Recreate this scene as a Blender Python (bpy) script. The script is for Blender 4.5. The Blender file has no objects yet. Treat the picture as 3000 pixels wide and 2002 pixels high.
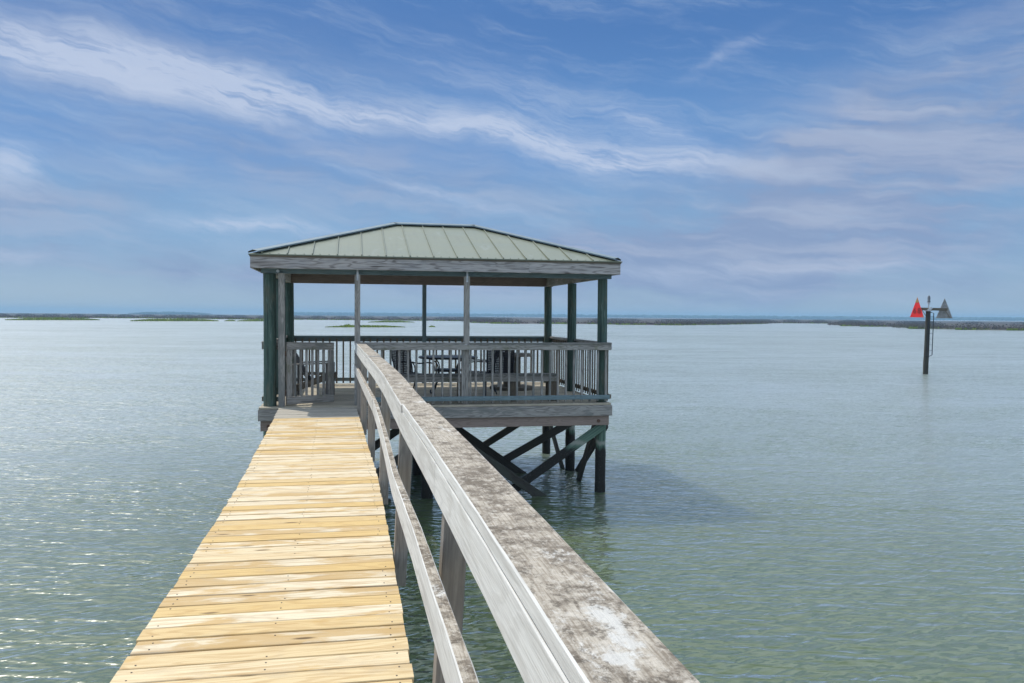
import bpy, math, random
from mathutils import Vector, Matrix
random.seed(7)
S = bpy.context.scene
COL = S.collection
R = math.radians
DK = 1.6                       # deck height over the water (z = 0)
# ------------------------------------------------------------------ camera
cd = bpy.data.cameras.new('camera'); cam = bpy.data.objects.new('camera', cd); COL.objects.link(cam)
YAW, PIT, ROL = R(11.062), R(-1.786), R(0.451)
fw = Vector((math.sin(YAW)*math.cos(PIT), math.cos(YAW)*math.cos(PIT), math.sin(PIT)))
rt = Vector((math.cos(YAW), -math.sin(YAW), 0)); up = rt.cross(fw)
rt2 = rt*math.cos(ROL)+up*math.sin(ROL); up2 = up*math.cos(ROL)-rt*math.sin(ROL)
cam.matrix_world = Matrix(((rt2.x, up2.x, -fw.x, 0), (rt2.y, up2.y, -fw.y, 0), (rt2.z, up2.z, -fw.z, 3.1), (0, 0, 0, 1)))
cd.sensor_width = 36; cd.lens = 36*2390.85/3000; cd.clip_start = 0.05; cd.clip_end = 20000
S.camera = cam
# ------------------------------------------------------------------ light and exposure
SUN_EL, SUN_AZ = R(57), R(-40)          # azimuth from +Y, clockwise
sl = bpy.data.lights.new('sun', 'SUN'); so = bpy.data.objects.new('sun', sl); COL.objects.link(so)
sd = Vector((math.sin(SUN_AZ)*math.cos(SUN_EL), math.cos(SUN_AZ)*math.cos(SUN_EL), math.sin(SUN_EL)))
so.rotation_euler = (-sd).to_track_quat('-Z', 'Y').to_euler(); so.location = (-10, 20, 40)
sl.energy = 2.75; sl.angle = R(0.53); sl.color = (1.0, 0.95, 0.86)
S.view_settings.view_transform = 'Standard'; S.view_settings.look = 'None'
S.view_settings.exposure = 0.30; S.view_settings.gamma = 1.0; S.view_settings.use_curve_mapping = False
S.cycles.max_bounces = 6; S.cycles.diffuse_bounces = 3; S.cycles.glossy_bounces = 3
S.cycles.transparent_max_bounces = 6; S.cycles.volume_bounces = 0
S.cycles.sample_clamp_indirect = 4.0; S.cycles.sample_clamp_direct = 1.8
# ------------------------------------------------------------------ node helpers
class NT:
    def __init__(s, t): s.t = t; t.nodes.clear()
    def n(s, typ, ins=None, **kw):
        d = s.t.nodes.new(typ)
        for k, v in kw.items(): setattr(d, k, v)
        for k, v in (ins or {}).items():
            if isinstance(v, bpy.types.NodeSocket): s.t.links.new(v, d.inputs[k])
            else: d.inputs[k].default_value = v
        return d
    def m(s, op, a, b=0.0, c=None, clamp=False):
        i = {0: a, 1: b}
        if c is not None: i[2] = c
        return s.n('ShaderNodeMath', i, operation=op, use_clamp=clamp).outputs[0]
    def vm(s, op, a, b=(0, 0, 0)):
        d = s.n('ShaderNodeVectorMath', {0: a, 1: b}, operation=op)
        return d.outputs['Value'] if op in ('LENGTH', 'DOT_PRODUCT') else d.outputs[0]
    def noise(s, vec, scale=1.0, detail=3.0, rough=0.55, dist=0.0):
        return s.n('ShaderNodeTexNoise', {'Vector': vec, 'Scale': scale, 'Detail': detail, 'Roughness': rough, 'Distortion': dist}).outputs[0]
    def ramp(s, fac, lo, hi, a=0.0, b=1.0, smooth=True):
        return s.n('ShaderNodeMapRange', {0: fac, 1: lo, 2: hi, 3: a, 4: b}, interpolation_type='SMOOTHSTEP' if smooth else 'LINEAR').outputs[0]
    def mix(s, fac, a, b, blend='MIX'):
        d = s.n('ShaderNodeMix', None, data_type='RGBA', blend_type=blend)
        for k, v in ((0, fac), (6, a), (7, b)):
            if isinstance(v, bpy.types.NodeSocket): s.t.links.new(v, d.inputs[k])
            else: d.inputs[k].default_value = (tuple(v)+(1.0,) if k != 0 and len(v) == 3 else v)
        return d.outputs[2]
    def attr(s, name): return s.n('ShaderNodeAttribute', None, attribute_name=name)
def newmat(name):
    m = bpy.data.materials.new(name); m.use_nodes = True
    return m, NT(m.node_tree)
def finish(T, col, rough=0.7, bump=None, bstr=0.3, bdist=0.004, metal=0.0, spec=0.5, alpha=None):
    i = {'Base Color': tuple(col)+(1.0,) if isinstance(col, tuple) else col, 'Roughness': rough, 'Metallic': metal, 'Specular IOR Level': spec}
    if bump is not None:
        i['Normal'] = T.n('ShaderNodeBump', {'Height': bump, 'Strength': bstr, 'Distance': bdist}).outputs[0]
    b = T.n('ShaderNodeBsdfPrincipled', i); sh = b.outputs[0]
    if alpha is not None:
        tr = T.n('ShaderNodeBsdfTransparent')
        sh = T.n('ShaderNodeMixShader', {0: alpha, 1: tr.outputs[0], 2: sh}).outputs[0]
    T.n('ShaderNodeOutputMaterial', {'Surface': sh})
# ------------------------------------------------------------------ sky
w = bpy.data.worlds.new('World'); S.world = w; w.use_nodes = True
T = NT(w.node_tree)
sky = T.n('ShaderNodeTexSky', None, sky_type='NISHITA', sun_disc=False, sun_elevation=SUN_EL, sun_rotation=SUN_AZ, altitude=0, air_density=1.0, dust_density=0.6, ozone_density=2.0)
dirv = T.vm('NORMALIZE', T.n('ShaderNodeTexCoord').outputs['Generated'])
sx = T.n('ShaderNodeSeparateXYZ', {0: dirv})
AZ = T.m('MULTIPLY', T.m('ARCTAN2', sx.outputs[0], sx.outputs[1]), 57.2958)
EL = T.m('MULTIPLY', T.m('ARCSINE', sx.outputs[2]), 57.2958)
AE = T.n('ShaderNodeCombineXYZ', {0: AZ, 1: EL, 2: 0.0}).outputs[0]
def rotz(v, deg): return T.n('ShaderNodeVectorRotate', {'Vector': v, 'Angle': R(deg)}, rotation_type='Z_AXIS').outputs[0]
def warp(v, sc, amp):
    n = T.n('ShaderNodeTexNoise', {'Vector': v, 'Scale': sc, 'Detail': 4.0, 'Roughness': 0.6}).outputs[1]
    return T.vm('ADD', v, T.vm('MULTIPLY', T.vm('SUBTRACT', n, (0.5, 0.5, 0.5)), amp))
AEw = warp(AE, 0.12, (7.0, 2.6, 0))
AEf = warp(AEw, 0.6, (1.3, 0.5, 0))
def stroke(src, a, e, ang, lx, ly, amp):
    v = rotz(T.vm('SUBTRACT', src, (a, e, 0)), -ang)
    l = T.vm('LENGTH', T.vm('MULTIPLY', v, (1.0/lx, 1.0/ly, 0)))
    return T.m('MULTIPLY', T.m('EXPONENT', T.m('MULTIPLY', T.m('MULTIPLY', l, l), -1.0)), amp)
def total(l):
    r = l[0]
    for x in l[1:]: r = T.m('ADD', r, x)
    return r
def nz(v, sx_, sy_, scale, detail=5.0, rough=0.6, off=0.0):
    return T.noise(T.vm('ADD', T.vm('MULTIPLY', v, (sx_, sy_, 0)), (off, off*0.7, off*0.3)), scale, detail, rough)
wis = rotz(AEw, 11)
fib = nz(wis, 0.10, 0.75, 1.0, 6.0, 0.62, 3.1)
fib2 = nz(rotz(AEf, 14), 0.22, 1.5, 1.0, 5.0, 0.65, 9.7)
fib3 = nz(rotz(AEf, 13), 0.5, 4.2, 1.0, 5.0, 0.68, 21.0)
puff = nz(AEw, 0.16, 0.34, 1.0, 6.0, 0.58, 17.0)
band = nz(rotz(AEw, 4), 0.07, 0.62, 1.0, 5.0, 0.55, 31.0)
# base blue
SKYT = (1.02, 1.0, 1.2)
base = T.mix(1.0, sky.outputs[0], SKYT, 'MULTIPLY')
grad = T.n('ShaderNodeValToRGB', {0: T.m('DIVIDE', EL, 40.0)}); cr = grad.color_ramp; cr.interpolation = 'EASE'
for k, (e_, col_) in enumerate(((0.0, (3.5, 4.95, 6.3)), (6.0, (1.95, 3.95, 6.4)), (11.5, (1.15, 2.95, 6.1)), (20.0, (0.66, 1.95, 4.75)), (40.0, (0.5, 1.6, 4.2)))):
    el_ = cr.elements[k] if k < 2 else cr.elements.new(e_/40.0)
    el_.position = e_/40.0; el_.color = tuple(x/10 for x in col_)+(1.0,)
base = T.mix(0.85, base, T.vm('MULTIPLY', grad.outputs[0], (10, 10, 10)))
# soft lilac veil
lil = total([stroke(AEw, 33, 7.0, 14, 15, 3.6, 1.05), stroke(AEw, 40, 14.0, 25, 12, 3.4, 0.8), stroke(AEw, -20, 6.5, 0, 9, 2.0, 0.85),
             stroke(AEw, -12, 3.2, -3, 13, 1.2, 1.1), stroke(AEw, 28, 2.0, 0, 20, 1.3, 0.7), stroke(AEw, 22, 4.0, 2, 24, 2.2, 1.0), stroke(AEw, -10, 14.0, -14, 24, 5.5, 0.55), stroke(AEw, 2, 8.5, -10, 22, 3.0, 0.4), stroke(AEw, 37, 11.0, 10, 16, 5.0, 0.7)])
lil = T.m('MULTIPLY', lil, T.ramp(T.m('ADD', T.m('MULTIPLY', puff, 0.5), T.m('MULTIPLY', band, 0.5)), 0.33, 0.62, 0.28, 1.0), clamp=True)
lilc = T.mix(T.ramp(band, 0.42, 0.62), (2.6, 3.55, 5.6), (3.7, 4.45, 6.2))
c = T.mix(T.m('MULTIPLY', lil, 0.95), base, lilc)
# general thin veil everywhere
veil = T.m('MULTIPLY', T.ramp(T.m('ADD', T.m('MULTIPLY', fib, 0.8), T.m('MULTIPLY', fib3, 0.2)), 0.45, 0.76), 0.34)
c = T.mix(veil, c, (4.6, 5.7, 7.4))
# white cirrus
cir = total([stroke(AEw, -17, 15.3, -5, 10, 1.6, 1.25), stroke(AEw, -8, 14.4, -12, 6.5, 1.5, 1.0), stroke(AEf, 1, 13.5, -7, 8, 0.75, 0.95),
             stroke(AEf, 11.5, 12.3, -14, 7.5, 0.8, 0.95), stroke(AEf, 20, 10.6, -5, 7.5, 0.9, 0.9), stroke(AEf, 20.5, 13.0, -28, 3.2, 0.8, 0.55),
             stroke(AEf, 12, 14.5, -20, 7, 2.0, 0.42), stroke(AEf, 6.5, 8.0, -13, 6.5, 0.42, 0.62), stroke(AEf, -6.5, 5.9, -2, 5.5, 0.42, 0.85),
             stroke(AEf, 25.5, 17.0, 22, 3.2, 0.35, 0.35), stroke(AEf, 24, 3.5, 2, 7, 0.5, 0.35), stroke(AEf, 33, 3.2, 2, 8, 0.5, 0.4),
             stroke(AEw, -21.5, 8.6, 0, 2.2, 1.5, 0.8), stroke(AEf, -20, 3.6, -4, 4, 0.5, 0.5)])
cir = T.m('MULTIPLY', cir, T.ramp(total([T.m('MULTIPLY', fib, 0.36), T.m('MULTIPLY', fib2, 0.38), T.m('MULTIPLY', fib3, 0.26)]), 0.36, 0.60, 0.22, 1.08), clamp=True)
c = T.mix(T.m('MULTIPLY', cir, 0.74), c, (5.9, 6.7, 8.35))
# unseen bright cloud added overhead, ahead and behind for fill light and water reflection
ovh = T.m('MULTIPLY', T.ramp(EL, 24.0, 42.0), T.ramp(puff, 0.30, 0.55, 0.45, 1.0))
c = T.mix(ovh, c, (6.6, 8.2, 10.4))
frt = T.m('MULTIPLY', T.m('MULTIPLY', T.ramp(EL, 21.0, 26.5), T.ramp(EL, 64.0, 44.0)), T.m('MULTIPLY', T.ramp(sx.outputs[1], 0.0, 0.5), T.ramp(T.noise(AEw, 0.06, 4.0, 0.6), 0.30, 0.58, 0.6, 1.0)))  # added bright bank above the view, for the water to reflect
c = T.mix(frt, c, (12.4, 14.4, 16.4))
bh = T.m('MULTIPLY', T.ramp(sx.outputs[1], 0.25, -0.35), T.ramp(puff, 0.35, 0.60, 0.35, 1.0))  # added brightness behind the viewpoint, filling the pavilion's front faces
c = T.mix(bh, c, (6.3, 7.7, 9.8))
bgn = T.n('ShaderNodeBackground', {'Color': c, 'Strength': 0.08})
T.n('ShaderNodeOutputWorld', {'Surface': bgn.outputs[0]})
# ------------------------------------------------------------------ mesh builder
class MB:
    def __init__(s): s.v = []; s.f = []; s.gc = []; s.rn = []; s.mi = []; s.sm = []
    def add(s, verts, faces, gcs, rnd=None, mi=0, smooth=False):
        o = len(s.v); r = random.random() if rnd is None else rnd
        s.v += [tuple(x) for x in verts]; s.gc += gcs; s.rn += [r]*len(verts)
        for k, f in enumerate(faces):
            s.f.append(tuple(i+o for i in f)); s.mi.append(mi if isinstance(mi, int) else mi[k]); s.sm.append(smooth)
    def sweep(s, pts, wd, ht, upv=(0, 0, 1), ch=0.003, rnd=None, topmat=0, jit=0.0):
        pts = [Vector(p) for p in pts]; upv = Vector(upv); n = len(pts)
        a, b = wd/2, ht/2
        ring = [(-a+ch, -b), (a-ch, -b), (a, -b+ch), (a, b-ch), (a-ch, b), (-a+ch, b), (-a, b-ch), (-a, -b+ch)]
        g0 = (random.random()*40, random.random()*9, random.random()*9); acc = 0
        V = []; G = []
        for i, p in enumerate(pts):
            t = (pts[min(i+1, n-1)]-pts[max(i-1, 0)]).normalized()
            sd_ = t.cross(upv).normalized(); u = sd_.cross(t).normalized()
            if i: acc += (p-pts[i-1]).length
            for (x, y) in ring:
                q = p+sd_*x+u*y
                if jit: q += Vector((random.uniform(-jit, jit), random.uniform(-jit, jit), random.uniform(-jit, jit)))
                V.append(q); G.append((g0[0]+acc, g0[1]+x, g0[2]+y))
        F = []; M = []
        for i in range(n-1):
            for k in range(8):
                k2 = (k+1) % 8
                F.append((i*8+k, i*8+k2, i*8+8+k2, i*8+8+k)); M.append(topmat if k in (4,) else 0)
        F.append(tuple(range(7, -1, -1))); M.append(0); F.append(tuple((n-1)*8+k for k in range(8))); M.append(0)
        s.add(V, F, G, rnd, M); return s
    def bar(s, p0, p1, wd, ht, upv=(0, 0, 1), ch=0.003, rnd=None, topmat=0):
        return s.sweep([p0, p1], wd, ht, upv, ch, rnd, topmat)
    def box(s, x0, x1, y0, y1, z0, z1, ch=0.003, rnd=None):
        d = (x1-x0, y1-y0, z1-z0); k = d.index(max(d)); cx, cy, cz = (x0+x1)/2, (y0+y1)/2, (z0+z1)/2
        if k == 0: return s.bar((x0, cy, cz), (x1, cy, cz), d[1], d[2], (0, 0, 1), ch, rnd)
        if k == 1: return s.bar((cx, y0, cz), (cx, y1, cz), d[0], d[2], (0, 0, 1), ch, rnd)
        return s.bar((cx, cy, z0), (cx, cy, z1), d[0], d[1], (0, 1, 0), ch, rnd)
    def tube(s, pts, r, seg=8, rnd=None, smooth=True, cap=True):
        pts = [Vector(p) for p in pts]; n = len(pts); V = []; G = []; acc = 0; g0 = (random.random()*30, random.random()*9)
        ref = None
        for i, p in enumerate(pts):
            t = (pts[min(i+1, n-1)]-pts[max(i-1, 0)]).normalized()
            if ref is None: ref = Vector((0, 0, 1)) if abs(t.z) < 0.9 else Vector((1, 0, 0))
            a = t.cross(ref).normalized(); b = a.cross(t).normalized(); ref = b
            rr = r[i] if isinstance(r, (list, tuple)) else r
            if i: acc += (p-pts[i-1]).length
            for k in range(seg):
                an = 2*math.pi*k/seg
                V.append(p+a*math.cos(an)*rr+b*math.sin(an)*rr); G.append((g0[0]+acc, g0[1]+math.cos(an)*rr, math.sin(an)*rr))
        F = [(i*seg+k, i*seg+(k+1) % seg, (i+1)*seg+(k+1) % seg, (i+1)*seg+k) for i in range(n-1) for k in range(seg)]
        s.add(V, F, G, rnd, 0, smooth)
        if cap: s.add(V[:seg], [tuple(range(seg-1, -1, -1))], G[:seg], rnd); s.add(V[-seg:], [tuple(range(seg))], G[-seg:], rnd)
        return s
    def prism(s, poly, dv, rnd=None, mi=0):
        """poly: 3-D outline; dv: extrusion vector"""
        n = len(poly); dv = Vector(dv); A = [Vector(p) for p in poly]; B = [p+dv for p in A]
        g = (random.random()*30, random.random()*9, 0)
        G = [(p.x+g[0], p.y+g[1], p.z) for p in A+B]
        F = [tuple(range(n-1, -1, -1)), tuple(range(n, 2*n))]+[(k, (k+1) % n, n+(k+1) % n, n+k) for k in range(n)]
        s.add(A+B, F, G, rnd, mi); return s
    def disc(s, cx, cy, z0, z1, r, seg=40, bev=0.006, rnd=None):
        prof = [(r-bev, z0), (r, z0+bev), (r, z1-bev), (r-bev, z1)]; V = []; G = []
        for (rr, z) in prof:
            for k in range(seg):
                an = 2*math.pi*k/seg; V.append((cx+rr*math.cos(an), cy+rr*math.sin(an), z)); G.append((rr*math.cos(an), rr*math.sin(an), z))
        F = [(i*seg+k, i*seg+(k+1) % seg, (i+1)*seg+(k+1) % seg, (i+1)*seg+k) for i in range(3) for k in range(seg)]
        F += [tuple(range(seg-1, -1, -1)), tuple(3*seg+k for k in range(seg))]
        s.add(V, F, G, rnd); return s
ROOTLOC = {}
def link_mesh(name, mb, mats, parent=None, off=(0, 0, 0)):
    me = bpy.data.meshes.new(name)
    o3 = off
    me.from_pydata([(x-o3[0], y-o3[1], z-o3[2]) for (x, y, z) in mb.v], [], mb.f)
    a = me.attributes.new('gc', 'FLOAT_VECTOR', 'POINT'); a.data.foreach_set('vector', [c_ for g in mb.gc for c_ in g])
    a = me.attributes.new('rnd', 'FLOAT', 'POINT'); a.data.foreach_set('value', mb.rn)
    for m in (mats if isinstance(mats, (list, tuple)) else [mats]): me.materials.append(m)
    me.polygons.foreach_set('material_index', mb.mi); me.polygons.foreach_set('use_smooth', mb.sm); me.update()
    o = bpy.data.objects.new(name, me); COL.objects.link(o)
    if parent is not None: o.parent = parent
    return o
def thing(name, label, cat, loc=(0, 0, 0), rz=0.0, group=None):
    o = bpy.data.objects.new(name, None); COL.objects.link(o); o.empty_display_size = 0.2
    o.location = loc; o.rotation_euler = (0, 0, rz); o['label'] = label; o['category'] = cat
    if group: o['group'] = group
    return o
def tag(o, label, cat, group=None):
    o['label'] = label; o['category'] = cat
    if group: o['group'] = group
    return o
def part(name, mb, mats, root, world=True, label=None):
    """root: the thing or the part it hangs on. With world=True the mesh is given in world coordinates"""
    r = root
    while r.parent is not None: r = r.parent
    o = link_mesh(name, mb, mats, root, tuple(r.location) if world else (0, 0, 0))
    if label: o['label'] = label
    return o
def copy_tree(o, parent=None):
    c_ = o.copy(); COL.objects.link(c_)
    if parent is not None: c_.parent = parent
    for ch in list(o.children): copy_tree(ch, c_)
    return c_
# ------------------------------------------------------------------ materials
def wood(name, light, dark, stain=None, stain_amt=0.5, grain=0.6, rough=0.75, bstr=0.5, streak=0.0, rvar=0.25, knots=0.0, alt=None, rings=38.0, moss=None, mossamt=0.65, ringamt=0.42):
    m, T = newmat(name)
    gc = T.attr('gc').outputs['Vector']; rn = T.attr('rnd').outputs['Fac']
    def sc(x, y, z): return T.vm('MULTIPLY', gc, (x, y, z))
    low = T.noise(sc(0.9, 7.0, 7.0), 1.0, 2.0, 0.5, 0.3)
    ringv = T.m('SINE', T.m('ADD', T.m('MULTIPLY', low, rings*2.2), T.m('MULTIPLY', T.noise(sc(3, 30, 30), 1.0, 2.0), 4.0)))
    ringv = T.ramp(ringv, 0.0, 1.0)
    fine = T.noise(sc(5.0, 210.0, 210.0), 1.0, 3.0, 0.6)
    mid = T.noise(sc(1.6, 45.0, 45.0), 1.0, 3.0, 0.6)
    g = T.m('ADD', T.m('MULTIPLY', ringv, ringamt*grain), T.m('ADD', T.m('MULTIPLY', T.ramp(fine, 0.40, 0.72), 0.40*grain), T.m('MULTIPLY', T.ramp(mid, 0.45, 0.75), 0.55*grain)), clamp=True)
    li = light
    if alt is not None: li = T.mix(T.ramp(rn, 0.50, 0.90), light, alt)
    col = T.mix(g, li, dark)
    if stain is not None:
        b = T.noise(sc(2.2, 8.0, 8.0), 1.0, 5.0, 0.62, 0.4)
        thr = T.m('ADD', T.m('MULTIPLY', rn, 0.22), 0.40)
        col = T.mix(T.m('MULTIPLY', T.ramp(T.m('SUBTRACT', b, thr), 0.0, 0.12), stain_amt), col, stain)
    if moss is not None:
        b = T.noise(sc(3.5, 6.0, 6.0), 1.0, 5.0, 0.68)
        col = T.mix(T.m('MULTIPLY', T.ramp(b, 0.52, 0.70), mossamt), col, moss)
    if knots:
        v = T.n('ShaderNodeTexVoronoi', {'Vector': sc(2.3, 9.0, 0.0), 'Scale': 1.0}, feature='F1')
        kk = T.m('MULTIPLY', T.ramp(v.outputs['Distance'], 0.05, 0.16, 1.0, 0.0), T.ramp(T.n('ShaderNodeSeparateColor', {0: v.outputs['Color']}).outputs[0], 0.62, 0.66))
        col = T.mix(T.m('MULTIPLY', kk, knots), col, tuple(x*0.35 for x in dark))
    val = T.m('ADD', T.m('MULTIPLY', T.m('SUBTRACT', rn, 0.5), rvar), 1.0)
    col = T.mix(1.0, col, T.n('ShaderNodeCombineColor', {0: val, 1: val, 2: val}).outputs[0], 'MULTIPLY')
    finish(T, col, rough, T.m('ADD', T.m('MULTIPLY', fine, 0.6), T.m('MULTIPLY', ringv, -0.25)), bstr, 0.003, spec=0.3)
    return m
M = {}
M['plank'] = wood('fresh_pine', (0.77, 0.665, 0.48), (0.40, 0.235, 0.085), (0.52, 0.325, 0.11), 0.75, 0.75, 0.65, 0.4, rvar=0.15, knots=1.0, alt=(0.61, 0.43, 0.18), rings=30.0, moss=(0.40, 0.32, 0.22), mossamt=0.32)
M['oldplank'] = wood('grey_plank', (0.45, 0.41, 0.34), (0.25, 0.22, 0.18), None, 0, 0.6, 0.8)
M['deck'] = wood('deck_board', (0.50, 0.44, 0.34), (0.27, 0.23, 0.17), (0.33, 0.31, 0.24), 0.5, 0.55, 0.8)
M['grey'] = wood('weathered_grey', (0.385, 0.365, 0.335), (0.11, 0.10, 0.095), (0.18, 0.185, 0.175), 0.75, 0.85, 0.85, 0.6, rvar=0.25)
M['greymoss'] = wood('weathered_mossy', (0.375, 0.355, 0.325), (0.095, 0.088, 0.082), (0.175, 0.18, 0.165), 0.7, 0.85, 0.85, 0.6, moss=(0.12, 0.125, 0.065))
M['fascia'] = wood('fascia_wood', (0.51, 0.48, 0.46), (0.085, 0.07, 0.062), (0.30, 0.30, 0.31), 0.4, 0.95, 0.85, 0.6, rvar=0.15, rings=26.0)
M['bluegrey'] = wood('bluegrey_wood', (0.17, 0.235, 0.255), (0.075, 0.10, 0.11), (0.22, 0.25, 0.24), 0.5, 0.6, 0.85)
M['beam'] = wood('brown_beam', (0.30, 0.235, 0.20), (0.13, 0.095, 0.08), (0.22, 0.17, 0.15), 0.5, 0.6, 0.85)
M['brown'] = wood('brown_wood', (0.20, 0.165, 0.12), (0.075, 0.06, 0.045), (0.13, 0.12, 0.10), 0.5, 0.6, 0.85)
M['pale'] = wood('pale_weathered', (0.69, 0.675, 0.64), (0.30, 0.28, 0.25), (0.50, 0.475, 0.43), 0.5, 0.75, 0.85, 0.6, rvar=0.10, knots=0.5, rings=22.0, ringamt=0.16)
M['post'] = wood('grey_post', (0.32, 0.285, 0.245), (0.12, 0.10, 0.085), (0.21, 0.185, 0.16), 0.5, 0.65, 0.85, 0.6)
M['tar'] = wood('dark_wet_timber', (0.062, 0.058, 0.050), (0.022, 0.020, 0.018), (0.075, 0.085, 0.065), 0.5, 0.6, 0.8)
M['chairwood'] = wood('slate_wood', (0.16, 0.155, 0.15), (0.07, 0.065, 0.065), None, 0, 0.6, 0.8)
def lichen():
    m, T = newmat('lichen_wood')
    gc = T.attr('gc').outputs['Vector']
    def sc(x, y, z): return T.vm('MULTIPLY', gc, (x, y, z))
    fine = T.noise(sc(9.0, 190.0, 190.0), 1.0, 3.0, 0.6)
    cross = T.noise(sc(60.0, 22.0, 22.0), 1.0, 4.0, 0.6)
    b0 = T.noise(T.vm('ADD', sc(3.0, 6.0, 6.0), (5, 2, 9)), 1.0, 4.0, 0.6)
    b1 = T.noise(sc(11.0, 13.0, 13.0), 1.0, 8.0, 0.74, 0.2)
    b2 = T.noise(T.vm('ADD', sc(42.0, 48.0, 48.0), (3, 8, 1)), 1.0, 7.0, 0.78, 0.2)
    b3 = T.noise(T.vm('ADD', sc(5.0, 9.0, 9.0), (11.6, 5, 3)), 1.0, 8.0, 0.76)
    col = T.mix(T.ramp(fine, 0.36, 0.70), (0.50, 0.445, 0.37), (0.28, 0.235, 0.185))
    col = T.mix(T.m('MULTIPLY', T.ramp(T.m('ADD', T.m('MULTIPLY', b1, 0.7), T.m('MULTIPLY', b0, 0.3)), 0.45, 0.60), 0.85), col, (0.150, 0.122, 0.095))
    col = T.mix(T.m('MULTIPLY', T.ramp(b2, 0.50, 0.64), 0.80), col, (0.58, 0.53, 0.46))
    col = T.mix(T.m('MULTIPLY', T.ramp(cross, 0.52, 0.70), 0.45), col, (0.20, 0.165, 0.125))
    col = T.mix(T.m('MULTIPLY', T.ramp(b3, 0.57, 0.68), 0.95), col, (0.72, 0.705, 0.67))
    pos = T.n('ShaderNodeNewGeometry').outputs['Position']
    for (px_, py_, rx_, ry_) in ((0.375, 1.16, 0.030, 0.12), (0.345, 1.02, 0.02, 0.05)):
        l = T.vm('LENGTH', T.vm('MULTIPLY', T.vm('SUBTRACT', pos, (px_, py_, 2.65)), (1/rx_, 1/ry_, 0)))
        col = T.mix(T.ramp(T.m('ADD', l, T.m('ADD', T.m('MULTIPLY', T.m('SUBTRACT', b1, 0.5), 4.0), T.m('MULTIPLY', T.m('SUBTRACT', b2, 0.5), 3.0))), 1.05, 0.40, 0.0, 0.70), col, (0.66, 0.65, 0.62))
    b4 = T.noise(T.vm('ADD', sc(70.0, 80.0, 80.0), (7, 1, 4)), 1.0, 3.0, 0.7)
    col = T.mix(T.m('MULTIPLY', T.ramp(T.m('ADD', T.m('MULTIPLY', b4, 0.6), T.m('MULTIPLY', b1, 0.4)), 0.52, 0.60), 0.6), col, (0.10, 0.085, 0.068))
    finish(T, col, 0.95, T.m('ADD', b2, T.m('MULTIPLY', fine, 0.5)), 0.6, 0.006, spec=0.15)
    return m
M['lichen'] = lichen()
def piling():
    m, T = newmat('treated_piling')
    gc = T.attr('gc').outputs['Vector']; pos = T.n('ShaderNodeNewGeometry').outputs['Position']
    z = T.n('ShaderNodeSeparateXYZ', {0: pos}).outputs[2]
    st = T.noise(T.vm('MULTIPLY', gc, (1.4, 45, 45)), 1.0, 4.0, 0.6)
    bl = T.noise(T.vm('MULTIPLY', gc, (2.5, 9, 9)), 1.0, 4.0, 0.6)
    col = T.mix(T.ramp(st, 0.35, 0.7), (0.080, 0.130, 0.108), (0.028, 0.052, 0.046))
    col = T.mix(T.m('MULTIPLY', T.ramp(bl, 0.50, 0.68), 0.6), col, (0.12, 0.125, 0.095))
    col = T.mix(T.m('MULTIPLY', T.ramp(T.noise(T.vm('MULTIPLY', gc, (4, 60, 60)), 1.0, 3.0), 0.60, 0.68), 0.5), col, (0.20, 0.25, 0.23))
    zz = T.m('ADD', z, T.m('MULTIPLY', T.m('SUBTRACT', bl, 0.5), 0.25))
    col = T.mix(T.ramp(zz, 1.50, 1.15), col, T.mix(T.ramp(st, 0.35, 0.7), (0.125, 0.205, 0.155), (0.055, 0.095, 0.075)))      # lighter copper green below deck level
    col = T.mix(T.m('MULTIPLY', T.ramp(zz, 0.96, 0.90), T.ramp(zz, 0.82, 0.88)), col, (0.27, 0.29, 0.25))
    bar = T.noise(T.vm('MULTIPLY', pos, (40, 40, 40)), 1.0, 4.0, 0.7)
    col = T.mix(T.ramp(zz, 0.84, 0.74), col, T.mix(T.ramp(bar, 0.55, 0.75), (0.022, 0.022, 0.020), (0.085, 0.085, 0.075)))
    finish(T, col, 0.8, T.m('ADD', st, bar), 0.5, 0.006, spec=0.3)
    return m
M['piling'] = piling()
def simple(name, col, rough=0.5, metal=0.0, var=0.25, sc=20.0, spec=0.5):
    m, T = newmat(name)
    n = T.noise(T.n('ShaderNodeTexCoord').outputs['Object'], sc, 4.0, 0.6)
    cc = T.mix(T.ramp(n, 0.3, 0.7), tuple(x*(1-var) for x in col), tuple(min(1, x*(1+var)) for x in col))
    finish(T, cc, rough, n, 0.15, 0.002, metal, spec)
    return m
M['iron'] = simple('black_iron', (0.018, 0.020, 0.026), 0.45)
M['steel'] = simple('galvanised_steel', (0.48, 0.50, 0.52), 0.45, 0.6)
M['bolt'] = simple('rusty_bolt', (0.10, 0.055, 0.035), 0.7)
M['nail'] = simple('dull_nail', (0.13, 0.10, 0.075), 0.6)
M['flash'] = simple('ridge_flashing', (0.15, 0.20, 0.225), 0.45, 0.2, 0.12, 3.0)
M['under'] = simple('roof_underside', (0.16, 0.13, 0.11), 0.8)
M['red'] = simple('red_board', (0.85, 0.022, 0.02), 0.5, 0, 0.06, 3.0)
M['boardback'] = simple('grey_board', (0.27, 0.265, 0.26), 0.7, 0, 0.25, 5.0)
M['numeral'] = simple('numeral', (0.16, 0.012, 0.012), 0.6)
M['tan'] = simple('bare_corner', (0.42, 0.24, 0.09), 0.7)
M['white'] = simple('white_plastic', (0.75, 0.73, 0.68), 0.5, 0, 0.06)
M['lampglass'] = simple('lantern_glass', (0.12, 0.13, 0.14), 0.2)
M['concrete'] = simple('pale_foot', (0.55, 0.52, 0.45), 0.8)
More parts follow.
